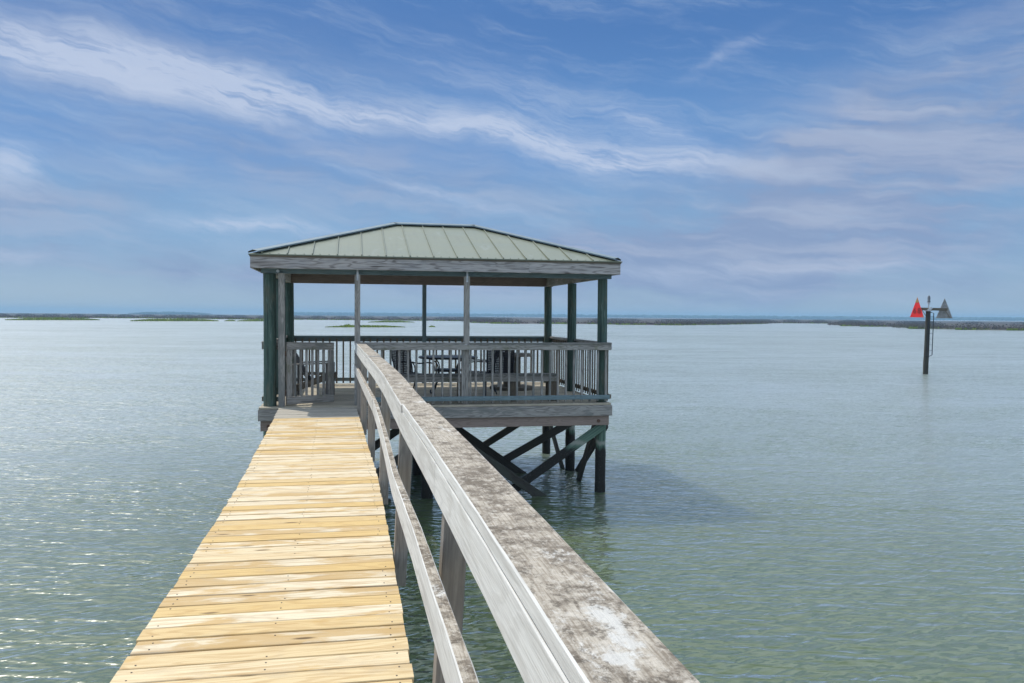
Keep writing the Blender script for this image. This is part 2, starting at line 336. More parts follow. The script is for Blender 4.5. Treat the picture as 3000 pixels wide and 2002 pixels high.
def roofmat():
    m, T = newmat('green_roof_metal')
    pos = T.n('ShaderNodeNewGeometry').outputs['Position']
    n = T.noise(T.vm('MULTIPLY', pos, (0.7, 3.0, 3.0)), 1.0, 5.0, 0.6); n2 = T.noise(T.vm('MULTIPLY', pos, (5, 2, 2)), 1.0, 5.0, 0.65)
    col = T.mix(T.ramp(n, 0.35, 0.65), (0.155, 0.172, 0.120), (0.190, 0.205, 0.148))
    col = T.mix(T.m('MULTIPLY', T.ramp(n2, 0.58, 0.68), 0.22), col, (0.30, 0.33, 0.32))
    n3 = T.noise(T.vm('MULTIPLY', pos, (14, 0.9, 0.9)), 1.0, 4.0, 0.6)
    col = T.mix(T.m('MULTIPLY', T.ramp(n3, 0.52, 0.72), 0.35), col, (0.13, 0.14, 0.115))
    finish(T, col, T.ramp(n, 0.3, 0.7, 0.38, 0.5), n2, 0.05, 0.01, 0.0, 0.5)
    return m
M['roof'] = roofmat()
def sling():
    m, T = newmat('black_sling')
    gc = T.attr('gc').outputs['Vector']
    s1 = T.n('ShaderNodeSeparateXYZ', {0: T.vm('MULTIPLY', gc, (280, 280, 280))})
    h = T.m('MULTIPLY', T.ramp(T.m('SINE', s1.outputs[0]), 0.2, 0.5), T.ramp(T.m('SINE', s1.outputs[1]), 0.2, 0.5))
    finish(T, (0.012, 0.013, 0.020), 0.7, alpha=T.m('SUBTRACT', 1.0, T.m('MULTIPLY', h, 0.6)))
    return m
M['sling'] = sling()
# ------------------------------------------------------------------ water
def water():
    m, T = newmat('estuary_water')
    pos = T.n('ShaderNodeNewGeometry').outputs['Position']
    p = T.n('ShaderNodeVectorRotate', {'Vector': pos, 'Angle': R(14)}, rotation_type='Z_AXIS').outputs[0]
    lane = T.noise(T.vm('MULTIPLY', p, (0.03, 0.09, 0)), 1.0, 3.0, 0.5)
    gust = T.m('ADD', T.m('MULTIPLY', T.noise(T.vm('MULTIPLY', p, (0.16, 0.42, 0)), 1.0, 3.0, 0.6, 0.4), 0.55), T.m('MULTIPLY', T.noise(T.vm('MULTIPLY', p, (0.018, 0.06, 0)), 1.0, 3.0, 0.55, 0.4), 0.45))
    pm = T.n('ShaderNodeVectorRotate', {'Vector': pos, 'Angle': R(-20)}, rotation_type='Z_AXIS').outputs[0]
    w0 = T.noise(T.vm('MULTIPLY', p, (0.55, 1.5, 0)), 1.0, 1.0, 0.5, 0.5)
    w1 = T.noise(T.vm('MULTIPLY', p, (2.3, 7.2, 0)), 1.0, 0.7, 0.5, 0.7)
    w2 = T.noise(T.vm('MULTIPLY', pm, (3.4, 11.5, 0)), 1.0, 0.7, 0.5, 0.6)
    w3 = T.noise(T.vm('MULTIPLY', p, (14.0, 30.0, 0)), 1.0, 2.0, 0.5)
    h = total_m(T, [T.m('MULTIPLY', w0, 0.70), T.m('MULTIPLY', w1, 0.48), T.m('MULTIPLY', w2, 0.23), T.m('MULTIPLY', w3, 0.006)])
    nrm = T.n('ShaderNodeBump', {'Height': h, 'Strength': T.ramp(gust, 0.36, 0.64, 0.45, 1.15), 'Distance': 0.15}).outputs[0]
    # sheltered, shallower and greener water round the boardwalk
    open_ = T.ramp(T.m('ADD', T.vm('LENGTH', T.vm('MULTIPLY', T.vm('SUBTRACT', pos, (1.0, 5.0, 0)), (1.0, 0.62, 0))), T.m('MULTIPLY', T.m('SUBTRACT', lane, 0.5), 7.0)), 1.8, 16.0)
    body = T.mix(open_, (0.072, 0.102, 0.042), T.mix(T.ramp(lane, 0.35, 0.65), (0.092, 0.130, 0.098), (0.115, 0.155, 0.128)))
    d = T.n('ShaderNodeSubsurfaceScattering', {'Color': body, 'Scale': 2.4, 'Radius': (0.8, 1.0, 1.0)}, falloff='BURLEY').outputs[0]
    g1 = T.n('ShaderNodeBsdfGlossy', {'Color': (1, 1, 1, 1), 'Roughness': 0.09, 'Normal': nrm}).outputs[0]
    g2 = T.n('ShaderNodeBsdfGlossy', {'Color': (1, 1, 1, 1), 'Roughness': 0.36, 'Normal': nrm}).outputs[0]      # unresolved capillary ripples
    g = T.n('ShaderNodeMixShader', {0: T.ramp(open_, 0.0, 1.0, 0.22, 0.54, False), 1: g1, 2: g2}).outputs[0]
    fr = T.n('ShaderNodeFresnel', {'IOR': 1.62, 'Normal': nrm}).outputs[0]
    T.n('ShaderNodeOutputMaterial', {'Surface': T.n('ShaderNodeMixShader', {0: fr, 1: d, 2: g}).outputs[0]})
    return m
def total_m(T, l):
    r = l[0]
    for x in l[1:]: r = T.m('ADD', r, x)
    return r
M['water'] = water()
mb = MB(); L_ = 4800.0
mb.add([(-L_, -L_, 0), (L_, -L_, 0), (L_, L_, 0), (-L_, L_, 0)], [(0, 1, 2, 3)], [(0, 0, 0)]*4)
o = link_mesh('water', mb, M['water']); o['kind'] = 'structure'
# ------------------------------------------------------------------ far marsh, islands, woods
def pix(u, v, z=0.0):
    d = fw*2390.85+rt2*(u-1500)-up2*(v-1001); t = (z-3.1)/d.z
    return Vector((d.x*t, d.y*t, z))
def patchmat(name, a, b, c, s1, s2, leaf=False):
    m, T = newmat(name)
    pos = T.n('ShaderNodeNewGeometry').outputs['Position']; rn = T.attr('rnd').outputs['Fac']
    n = T.noise(T.vm('MULTIPLY', pos, (s1, s1, s1)), 1.0, 4.0, 0.6); n2 = T.noise(T.vm('MULTIPLY', pos, (s2, s2, s2)), 1.0, 3.0, 0.6)
    col = T.mix(T.ramp(n, 0.38, 0.62), a, b); col = T.mix(T.m('MULTIPLY', T.ramp(n2, 0.5, 0.7), 0.7), col, c)
    v = T.ramp(rn, 0, 1, 0.78, 1.2, False)
    cc = T.mix(1.0, col, T.n('ShaderNodeCombineColor', {0: v, 1: v, 2: v}).outputs[0], 'MULTIPLY')
    if leaf:
        up_ = (0.0, 0.0, 1.0)
        d1 = T.n('ShaderNodeBsdfDiffuse', {'Color': cc}); d2 = T.n('ShaderNodeBsdfTranslucent', {'Color': cc})
        T.n('ShaderNodeOutputMaterial', {'Surface': T.n('ShaderNodeMixShader', {0: 0.5, 1: d1.outputs[0], 2: d2.outputs[0]}).outputs[0]})
    else: finish(T, cc, 0.9, spec=0.1)
    return m
M['mud'] = patchmat('marsh_mud', (0.085, 0.073, 0.070), (0.072, 0.062, 0.064), (0.10, 0.11, 0.06), 0.012, 0.03)
M['reed'] = patchmat('dry_reed', (0.135, 0.115, 0.108), (0.105, 0.090, 0.092), (0.13, 0.14, 0.07), 0.010, 0.02, True)
M['grass'] = patchmat('cord_grass', (0.165, 0.225, 0.042), (0.215, 0.275, 0.05), (0.11, 0.16, 0.038), 0.05, 0.2, True)
shore = [(-900, 925), (-400, 928), (0, 931.5), (150, 932.5), (300, 932.5), (500, 933.5), (700, 936), (860, 937), (1000, 938), (1150, 939.5), (1300, 940.5), (1390, 942), (1420, 946.5), (1480, 949), (1620, 949.3),
         (1760, 950), (1850, 952.5), (1960, 953.5), (2100, 951.5), (2200, 949.5), (2240, 947), (2400, 948.3), (2490, 949.2), (2500, 956), (2560, 957.5), (2660, 958.5), (2700, 961), (2712, 964.5), (2850, 967), (3000, 969), (3400, 978), (4200, 1000)]
P0 = []
for (a, b) in zip(shore[:-1], shore[1:]):
    A, B = pix(*a), pix(*b); n = max(1, int((B-A).length/12))
    for k in range(n): P0.append(A.lerp(B, k/n))
P0.append(pix(*shore[-1]))
P0 = [p*(1+random.uniform(-0.006, 0.006)) for p in P0]
mb = MB(); rings = [(1.0, -0.1), (1.004, 0.12), (1.03, 0.25), (1.15, 0.35), (1.5, 0.4), (2.5, 0.45), (6.0, 0.5)]
V = []; G = []
for (k, z) in rings:
    for p in P0:
        q = p.copy(); q.z = 0
        far = q.length*k
        q = q.normalized()*min(far, 2600+60*k)
        q.z = z+random.uniform(-0.03, 0.03); V.append(q); G.append((q.x, q.y, q.z))
n = len(P0)
mb.add(V, [(i*n+k, i*n+k+1, (i+1)*n+k+1, (i+1)*n+k) for i in range(len(rings)-1) for k in range(n-1)], G, 0.5)
o = link_mesh('marsh', mb, M['mud']); o['kind'] = 'structure'
def blades(mb, p, h, wdt, lean=0.25):
    a = random.uniform(0, math.pi); dx, dy = math.cos(a)*wdt/2, math.sin(a)*wdt/2
    t = (p[0]+random.uniform(-lean, lean)*h, p[1]+random.uniform(-lean, lean)*h, p[2]+h)
    mb.add([(p[0]-dx, p[1]-dy, p[2]), (p[0]+dx, p[1]+dy, p[2]), (t[0]+dx*0.4, t[1]+dy*0.4, t[2]), (t[0]-dx*0.5, t[1]-dy*0.5, t[2]*1.0)], [(0, 1, 2, 3)], [(0, 0, 0)]*4)
mb = MB(); mg = MB()
vis = [i for i in range(n) if -25 < math.degrees(math.atan2(P0[i].x, P0[i].y)) < 50]
for q in range(34000):
    i = random.choice(vis); k = 1.0+random.random()**2.2*3.0
    b = P0[i]*k+Vector((random.uniform(-8, 8), random.uniform(-8, 8), 0))
    if b.length > 2500: continue
    s_ = max(1.0, b.length/420)
    blades(mb, (b.x, b.y, 0.25), random.uniform(0.42, 0.66), 0.9*s_)
def green_w(p):   # where the bright fringe is wide
    u = math.degrees(math.atan2(p.x, p.y))
    return 0.05 if u > 9 else 0.012
for q in range(36000):
    i = random.choice(vis); k = 1.0+random.random()**1.7*green_w(P0[i])*(0.55+0.6*abs(math.sin(i*0.21)+0.5*math.sin(i*0.53)))
    b = P0[i]*k+Vector((random.uniform(-6, 6), 0, 0))
    blades(mg, (b.x, b.y, 0.0), random.uniform(0.35, 0.65), 0.45)
o = link_mesh('marsh_reeds', mb, M['reed']); o['kind'] = 'stuff'; o['label'] = 'dull purple brown reeds across the far marsh'
o = link_mesh('shore_grass', mg, M['grass']); o['kind'] = 'stuff'; o['label'] = 'bright green grass fringing the far marsh shore'
def island(u0, u1, v, h, label, hump=None, dens=1.0, depth=0.05):
    A, B = pix(u0, v), pix(u1, v); c_ = (A+B)/2; wd = (B-A).length; dirn = (B-A)/wd; back = Vector((c_.x, c_.y, 0)).normalized()
    dp = max(3.0, c_.length*depth); mbi = MB()
    for k in range(int(600*dens)+int(wd*14)):
        s_ = random.uniform(-1, 1); env = max(0.0, 1-abs(s_)**2.5)
        y = random.random()*dp*(0.15+0.85*env)
        hh = h*(0.35+0.65*env)*random.uniform(0.6, 1.15)
        if hump is not None: hh *= 1+0.7*math.exp(-((s_-hump)/0.10)**2)
        p = dirn*(s_*wd/2)+back*y
        blades(mbi, (p.x, p.y, -0.03), hh, 0.45)
    base = [dirn*(wd*0.46*math.cos(q))+back*(dp*0.5+dp*0.42*math.sin(q)) for q in [k*math.pi/10 for k in range(20)]]
    mbi.add([(p.x, p.y, -0.02) for p in base]+[(p.x*0.9, p.y*0.9+0.05*dp*back.y, h*0.35) for p in base], [tuple(20+k for k in range(20))]+[(k, (k+1) % 20, 20+(k+1) % 20, 20+k) for k in range(20)], [(0, 0, 0)]*40, 0.4)
    o = link_mesh('grass_island', mbi, M['grass']); o.location = c_
    tag(o, label, 'grass island', 'grass islands off the marsh shore')
island(953, 1186, 959.5, 0.48, 'long low green grass island framed in the middle of the pavilion opening', -0.45)
island(1078, 1214, 945.0, 0.62, 'green grass patch behind the long island, close to the brown marsh')
island(1256, 1276, 958.8, 0.32, 'tiny green grass tuft alone on the water behind the middle of the pavilion', dens=0.1)
island(15, 292, 938.5, 0.95, 'leftmost green grass bank in front of the marsh at the far left')
island(382, 640, 941.5, 1.0, 'long green grass bank below the pale far wood, left of the pavilion')
island(658, 691, 941.5, 0.55, 'short green grass patch just right of the long bank, left of the pavilion', dens=0.2)
island(695, 800, 941.8, 0.75, 'green grass strip partly hidden behind the front left pavilion piling', dens=0.5)
M['wood'] = patchmat('far_trees', (0.040, 0.065, 0.045), (0.055, 0.08, 0.05), (0.03, 0.05, 0.04), 0.01, 0.05)
def woodland(az0, az1, dist, h, nblob, label, edge=False):
    mbi = MB()
    for k in range(nblob):
        f = (k+random.random())/nblob; az = R(az0+(az1-az0)*f); d = dist+random.uniform(-150, 150)
        env = (math.sin(math.pi*f)**0.35 if edge else 1.0)
        hh = h*random.uniform(0.72, 1.12)*env; rr = h*random.uniform(0.7, 1.4)
        cx, cy = math.sin(az)*d, math.cos(az)*d; V = []; G = []; seg = 7
        for (fr, zf) in ((1.0, 0.0), (1.15, 0.45), (0.8, 0.8), (0.3, 1.0)):
            for j in range(seg):
                an = 2*math.pi*j/seg; r2 = rr*fr*random.uniform(0.8, 1.2)
                V.append((cx+r2*math.cos(an), cy+r2*math.sin(an), hh*zf*random.uniform(0.93, 1.07))); G.append((0, 0, 0))
        mbi.add(V, [(i*seg+j, i*seg+(j+1) % seg, (i+1)*seg+(j+1) % seg, (i+1)*seg+j) for i in range(3) for j in range(seg)]+[tuple(3*seg+j for j in range(seg))], G)
    o = link_mesh('far_woodland', mbi, M['wood']); o['kind'] = 'stuff'; o['label'] = label
woodland(-4.3, 56, 3700, 12.5, 1150, 'long blue hazy wood along the horizon behind the marsh')
woodland(-14.0, -9.2, 3300, 9.0, 110, 'small pale wood on the horizon at the left', True)
# ------------------------------------------------------------------ pavilion
XL, XR, YF, YB = -1.326, 4.318, 13.82, 17.91
YM = (YF+YB)/2
pav = thing('pavilion', 'open wooden pavilion on green pilings over the water with a pale green metal hip roof', 'pavilion', (1.5, YM, 0))
def P(name, mb, mat, parent=None, label=None): return part(name, mb, mat, parent or pav, True, label)
# pilings
for (x, y, r) in ((XL, YF, 0.105), (XR, YF, 0.088), (XL, YM, 0.095), (XR, YM, 0.092), (XL, YB, 0.105), (XR, YB, 0.088)):
    zs = [-1.2]+[-0.2+0.05*k for k in range(22)]+[1.2, 1.6, 2.2, 2.8, 3.3, DK+2.16]
    pts = [(x+0.006*math.sin(z*1.3+x), y+0.006*math.cos(z*1.7+y), z) for z in zs]
    P('piling', MB().tube(pts, [r*(1.03+0.06*random.random()) if z < 0.78 else r*(1.0-0.014*(z-0.8)) for z in zs], 20), M['piling'])
for (x, y) in ((1.25, YF), (1.25, YM), (1.25, YB)):
    P('piling', MB().tube([(x, y, -1.2), (x, y, 0.3), (x, y, DK-0.39)], 0.10, 16), M['piling'])
# deck and its frame
mb = MB(); y = 13.61; k = 0
while y < 18.12:
    mb.box(-1.475+random.uniform(-.006, .006), 4.425+random.uniform(-.006, .006), y, y+0.138, DK-0.036, DK+random.uniform(-.002, .002)); y += 0.144
P('deck', mb, M['deck'])
mb = MB(); mb.box(-1.49, 4.45, 13.595, 13.633, DK-0.222, DK-0.040); P('rim_board', mb, M['grey'])
for (x0, x1) in ((-1.49, -1.452), (4.412, 4.45)):
    P('rim_board', MB().box(x0, x1, 13.635, 18.07, DK-0.222, DK-0.040), M['grey'])
P('rim_board', MB().box(-1.49, 4.45, 18.072, 18.11, DK-0.222, DK-0.040), M['grey'])
for (y0, y1) in ((13.64, 13.715), (YM-0.18, YM-0.105), (18.0, 18.07)):
    P('beam', MB().box(-1.455, 4.405, y0, y1, DK-0.392, DK-0.226), M['beam'])
for k in range(10):
    x = -1.2+k*0.59
    P('joist', MB().box(x, x+0.038, 13.74, 17.98, DK-0.215, DK-0.045), M['beam'])
for (x, z) in ((4.215, DK-0.315), (-1.33, DK-0.315)):
    P('bolt', MB().tube([(x, 13.655, z), (x, 13.622, z)], 0.028, 12), M['bolt'])
P('bolt', MB().tube([(-1.19, 13.77, DK+2.2), (-1.19, 13.728, DK+2.2)], 0.026, 12), M['steel'])
# cross braces below the deck
def brace(p0, p1, up_=(0, 1, 0), mt='tar'): P('brace', MB().bar(p0, p1, 0.150, 0.045, up_), M[mt])
brace((4.33, YF-0.115, 1.20), (2.70, YF-0.115, 0.10), (0, 1, 0), 'piling'); brace((1.38, YF-0.165, 1.26), (3.35, YF-0.165, -0.12))
brace((4.30, YM-0.12, 0.99), (2.70, YM-0.12, 0.13)); brace((1.55, YM-0.17, 1.22), (3.40, YM-0.17, -0.10))
brace((3.90, YB-0.12, 0.86), (2.35, YB-0.12, -0.08))
brace((1.5, YF-0.115, 1.18), (-0.2, YF-0.115, 0.05)); brace((1.3, YM-0.12, 1.2), (-0.3, YM-0.12, 0.10)); brace((-1.2, YF-0.165, 1.2), (0.6, YF-0.165, -0.05))
brace((XR-0.11, YF, 1.20), (XR-0.11, YM-0.9, -0.15), (1, 0, 0)); brace((XR-0.11, YB-0.3, 1.1), (XR-0.11, YM-0.1, -0.2), (1, 0, 0))
brace((XR+0.11, YF+0.02, 1.2), (XR+0.11, YM, -0.1), (1, 0, 0))
# headers
zb, zt = DK+2.165, DK+2.36
P('header_beam', MB().box(XL-0.13, XR+0.14, 13.745, 13.86, zb, zt), M['bluegrey'])
P('header_beam', MB().box(XL-0.1, XR+0.1, YB-0.05, YB+0.06, zb, zt), M['beam'])
P('header_beam', MB().box(XR-0.05, XR+0.055, 13.863, YB-0.053, zb+0.002, zt), M['greymoss'])
P('header_beam', MB().box(XL-0.055, XL+0.05, 13.863, YB-0.053, zb+0.002, zt), M['greymoss'])
# thin posts between rail and header
def slim_post(x, y, sgn, low=True, wd=0.092):
    mb = MB().box(x-wd/2, x+wd/2, y, y+0.09, DK+1.011, zb+(0.0 if sgn else 0.0))
    if low: mb.box(x-wd/2, x+wd/2, y+0.052, y+0.14, DK+0.002, DK+0.918)
    return P('post', mb, M['grey'])
for x in (0.078, 1.893):
    p_ = slim_post(x, 13.655, 1)
    P('strap', MB().box(x-0.017, x+0.017, 13.651, 13.654, zb-0.10, zb+0.07, 0.0005), M['steel'], p_)
P('post', MB().box(1.505, 1.592, 17.97, 18.06, DK+0.002, zb), M['bluegrey'])
P('post', MB().box(-1.178, -1.078, 13.66, 13.75, DK+0.002, zb), M['grey'])
# railings
BAL = []
def railing(axis, fix, a0, a1, out, skip=(), balmat='grey', railmat='greymoss', merge=False, step=0.1435, start=None, thin=False):
    """axis 0: runs along x at y=fix; axis 1: runs along y at x=fix. out = -1/+1 outward side"""
    def bx(l0, l1, o0, o1, z0, z1):
        p0, p1 = sorted((fix+out*o0, fix+out*o1))
        return MB().box(l0, l1, p0, p1, z0, z1) if axis == 0 else MB().box(p0, p1, l0, l1, z0, z1)
    segs = []; s0 = a0
    for sk in sorted(skip): segs.append((s0, sk-0.047)); s0 = sk+0.047
    segs.append((s0, a1))
    mb = MB()
    for (s0, s1) in segs:
        t = bx(s0, s1, -0.085, 0.042, DK+1.010, DK+1.048); mb.add(t.v, t.f, t.gc, t.rn[0])
    rl = P('railing', mb, M[railmat])
    P('rail_board', bx(a0, a1, 0.0, 0.038, DK+0.92, DK+1.008), M[railmat], rl)
    P('toe_rail', bx(a0, a1-0.01, 0.0, 0.038, DK+0.062, DK+0.136), M['bluegrey' if axis == 0 else 'brown'], rl)
    xs = []; x = a0+0.06 if start is None else start
    while x < a1-0.03: xs.append(x); x += step
    for sk in skip: xs = [q for q in xs if abs(q-sk) > 0.1]+[sk-0.068, sk+0.068]
    allb = MB()
    for x in xs:
        x += random.uniform(-.004, .004)
        hw, th = (0.014, 0.022) if thin else (0.0175, 0.036)
        t = bx(x-hw, x+hw, -0.003-th, -0.003, DK+0.022+random.uniform(-.006, .006), DK+0.985)
        if merge: allb.add(t.v, t.f, t.gc, t.rn[0])
        else: P('baluster', t, M[balmat], rl)
    if merge:
        o = P('baluster', allb, M[balmat], rl); o['kind'] = 'stuff'
    return rl
railing(0, 13.668, 0.125, 4.425, -1, skip=(1.893,), start=0.19)
railing(0, 18.045, -1.40, 4.40, 1, balmat='brown', railmat='bluegrey')
railing(1, 4.43, 13.72, 18.0, 1, balmat='brown', thin=True, step=0.154)
railing(1, -1.43, 13.98, 18.0, -1, balmat='brown', merge=True, thin=True, step=0.154)
P('rail_board', MB().box(-1.44, -1.185, 13.935, 13.973, DK+0.92, DK+1.048), M['grey'])
P('toe_rail', MB().box(-1.44, -1.185, 13.935, 13.973, DK+0.062, DK+0.136), M['bluegrey'])
# gate, ajar
hx, hy = -1.062, 13.775; gang = math.atan2(0.40, 0.735); gw = 0.85
gdir = Vector((math.cos(gang), math.sin(gang), 0)); gn = Vector((-gdir.y, gdir.x, 0))
def gp(l, off, z): return Vector((hx, hy, DK+z))+gdir*l+gn*off
def gbar(mb, l0, z0, l1, z1, wd, th, off): return mb.bar(gp(l0, off, z0), gp(l1, off, z1), wd, th, gn)
mb = MB(); gbar(mb, 0.0, 0.985, gw, 0.965, 0.125, 0.036, 0.0); gbar(mb, 0.0, 0.085, gw, 0.085, 0.125, 0.036, 0.0)
gbar(mb, 0.05, 0.152, 0.05, 0.92, 0.10, 0.036, 0.003); gbar(mb, gw-0.05, 0.152, gw-0.05, 0.90, 0.10, 0.036, 0.003)
gate = P('gate', mb, M['greymoss'])
for k in range(6):
    P('baluster', gbar(MB(), 0.165+k*0.104, 0.10, 0.165+k*0.104, 0.96, 0.035, 0.034, 0.037), M['grey'], gate)
for z in (0.2, 0.86): P('hinge', MB().tube([gp(-0.012, 0, z-0.04), gp(-0.012, 0, z+0.04)], 0.012, 8), M['bolt'], gate)
# roof
EX0, EX1, EY0, EY1 = -1.615, 4.55, 13.44, 18.20
RX0, RX1, RY, ZE, ZR = 0.778, 2.336, 15.86, DK+2.452, DK+3.235
c4 = [Vector((EX0, EY0, ZE)), Vector((EX1, EY0, ZE)), Vector((EX1, EY1, ZE)), Vector((EX0, EY1, ZE))]; r2_ = [Vector((RX0, RY, ZR)), Vector((RX1, RY, ZR))]
mb = MB(); planes = [(c4[0], c4[1], r2_[1], r2_[0]), (c4[1], c4[2], r2_[1]), (c4[2], c4[3], r2_[0], r2_[1]), (c4[3], c4[0], r2_[0])]
for pl in planes:
    mb.add([p for p in pl]+[p-Vector((0, 0, 0.018)) for p in pl], [tuple(range(len(pl)))]+[tuple(range(2*len(pl)-1, len(pl)-1, -1))]+[(k, k+len(pl), (k+1) % len(pl)+len(pl), (k+1) % len(pl)) for k in range(len(pl))], [(p.x, p.y, 0) for p in pl]*2)
def front_hit(x):
    if x < RX0: t = (x-EX0)/(RX0-EX0)
    elif x > RX1: t = (EX1-x)/(EX1-RX1)
    else: t = 1.0
    return t
for k in range(-1, 15):
    x = -1.021+0.3885*k
    t = front_hit(x)
    if t < 0.06: continue
    for (e, s_) in ((EY0, 1), (EY1, -1)):
        a = Vector((x, e-0.004*s_, ZE+0.012)); b = Vector((x, e+(RY-e)*t, ZE+(ZR-ZE)*t+0.012)); b = a.lerp(b, 0.985)
        mb.bar(a, b, 0.014, 0.022, (0, 0, 1), 0.002)
    for q in (0.12, 0.26):
        xx = x+q
        if front_hit(xx) > 0.06:
            z = ZE+0.03*(ZR-ZE)/(RY-EY0)+0.002
            mb.tube([(xx, EY0+0.03, z), (xx, EY0+0.028, z+0.008)], 0.008, 6)
for k in range(1, 12):
    y = EY0+(EY1-EY0)*k/12; t = 1-abs(k/6-1)
    for (e, rx) in ((EX0, RX0), (EX1, RX1)):
        a = Vector((e, y, ZE+0.012)); b = Vector((e+(rx-e)*t, y, ZE+(ZR-ZE)*t+0.012)); mb.bar(a, a.lerp(b, 0.97), 0.014, 0.030, (0, 0, 1), 0.002)
roof = P('roof', mb, M['roof'])
def cap(p0, p1, nl, nr, name, wdt=0.13):
    """folded flashing: two wings down the two roof planes, lifted over the seams"""
    u = Vector((0, 0, 0.050)); a, b = p0+u, p1+u; mb = MB()
    for dn in (nl, nr):
        e0, e1 = a+dn*wdt, b+dn*wdt
        lip = Vector((0, 0, -0.022))
        v = [a, b, e1, e0, e0+lip, e1+lip]
        w2 = [x-Vector((0, 0, 0.004)) for x in v[:4]]
        mb.add(v+w2, [(0, 1, 2, 3), (3, 2, 5, 4), (9, 8, 7, 6)], [(x.x, x.y, x.z) for x in v+w2])
    return P(name, mb, M['flash'], roof)
nf = Vector((0, -(RY-EY0), -(ZR-ZE))).normalized(); nb = Vector((0, (EY1-RY), -(ZR-ZE))).normalized()
nlft = Vector((-(RX0-EX0), 0, -(ZR-ZE))).normalized(); nrt = Vector(((EX1-RX1), 0, -(ZR-ZE))).normalized()
cap(r2_[0], r2_[1], nf, nb, 'ridge_cap')
for (p0, p1, a, b) in ((c4[0], r2_[0], nf, nlft), (c4[1], r2_[1], nf, nrt), (c4[2], r2_[1], nb, nrt), (c4[3], r2_[0], nb, nlft)):
    d = (p1-p0).normalized()
    def perp(n_): q = n_-d*n_.dot(d); return q.normalized()
    cap(p0+d*0.085, p1, perp(a), perp(b), 'hip_cap', 0.115)
FZ0, FZ1 = DK+2.228, DK+2.430
for (x0, x1) in ((-1.59, 2.913), (2.916, 4.525)):
    P('fascia', MB().box(x0, x1, 13.465, 13.503, FZ0, FZ1), M['fascia'])
P('fascia', MB().box(-1.59, 4.525, 18.135, 18.172, FZ0, FZ1), M['fascia'])
for (x0, x1) in ((-1.59, -1.552), (4.487, 4.525)): P('fascia', MB().box(x0, x1, 13.506, 18.132, FZ0, FZ1), M['fascia'])
P('drip_edge', MB().box(-1.60, 4.535, 13.452, 13.463, FZ1-0.022, FZ1+0.006), M['brown'])
for k in range(9):
    x = -1.0+k*0.64
    t = front_hit(x)
    for (e, s_) in ((13.51, 1), (18.13, -1)):
        a = Vector((x, e, DK+2.33)); b = Vector((x, e+(RY-e)*t*0.98, DK+2.33+(ZR-ZE)*t*0.96)); P('rafter', MB().bar(a, b, 0.038, 0.12), M['beam'])
# ------------------------------------------------------------------ boardwalk
import bisect
def lerp_tab(tab, y):
    if y <= tab[0][0]: return tab[0][1]
    for (a, b) in zip(tab[:-1], tab[1:]):
        if y <= b[0]: t = (y-a[0])/(b[0]-a[0]); return a[1]+(b[1]-a[1])*t
    return tab[-1][1]
WR = [(-3, 0.247), (5.8, 0.247), (6.8, 0.240), (7.9, 0.224), (9.9, 0.163), (12.2, 0.10), (13.6, 0.055)]
def wr(y): return lerp_tab(WR, y)
def wl(y): return wr(y)-1.212
walk = thing('boardwalk', 'narrow boardwalk of new yellow planks with a weathered railing, leading to the pavilion', 'boardwalk', (-0.3, 5.0, 0))
def Wk(name, mb, mat, parent=None, label=None): return part(name, mb, mat, parent or walk, True, label)
new, old = MB(), MB(); y = -2.5; nails = MB()
while y < 13.46:
    wd = random.choice((0.138, 0.138, 0.137, 0.139)); old_ = y > 12.15
    yc = y+wd/2; dy = random.uniform(-.003, .003); slope = -0.03 if y > 7 else 0.0
    a = Vector((wl(yc)+random.uniform(-.007, .007), yc+dy+slope, DK-0.019+random.uniform(-.002, .0025))); b = Vector((wr(yc)+random.uniform(-.006, .006), yc-dy-slope*0, DK-0.019+random.uniform(-.002, .0025)))
    b.y = a.y+random.uniform(-.003, .003)
    tmp = MB()
    (old if old_ else new).sweep([a, a.lerp(b, 0.5), b], wd, 0.037, (0, 0, 1), 0.003, jit=0.0007)
    if not old_:
        for fx in (0.05, 0.5, 0.95):
            for fy in (-0.28, 0.27):
                if random.random() < 0.6:
                    q = a.lerp(b, fx); xx = q.x+random.uniform(-.012, .012); yy = q.y+fy*wd+random.uniform(-.008, .008); zz = q.z+0.0195
                    nails.tube([(xx, yy, zz-0.002), (xx, yy, zz+0.0012)], 0.0042, 6)
    y += wd+random.choice((0.009, 0.011, 0.013, 0.015))
dk = Wk('deck', new, M['plank']); Wk('deck', old, M['oldplank'], None, 'short stretch of old grey boards at the pavilion end')
o = Wk('nail', nails, M['nail'], dk); o['kind'] = 'stuff'
ys = [-2.5, 0, 2, 4, 5.8, 7, 8, 9, 10, 11, 12.2, 13.55]
for off in (0.045, 0.60, 1.165):
    Wk('stringer', MB().sweep([(wr(q)-off, q, DK-0.13) for q in ys], 0.04, 0.18), M['post'])
for yy in (1.2, 5.2, 9.2, 12.4):
    Wk('cross_beam', MB().box(wl(yy)+0.02, wr(yy)-0.01, yy-0.07, yy+0.07, DK-0.40, DK-0.225), M['post'])
    for xx in (wl(yy)+0.16, wr(yy)-0.17): Wk('piling', MB().tube([(xx, yy, -1.2), (xx, yy, DK-0.402)], 0.10, 14), M['piling'])
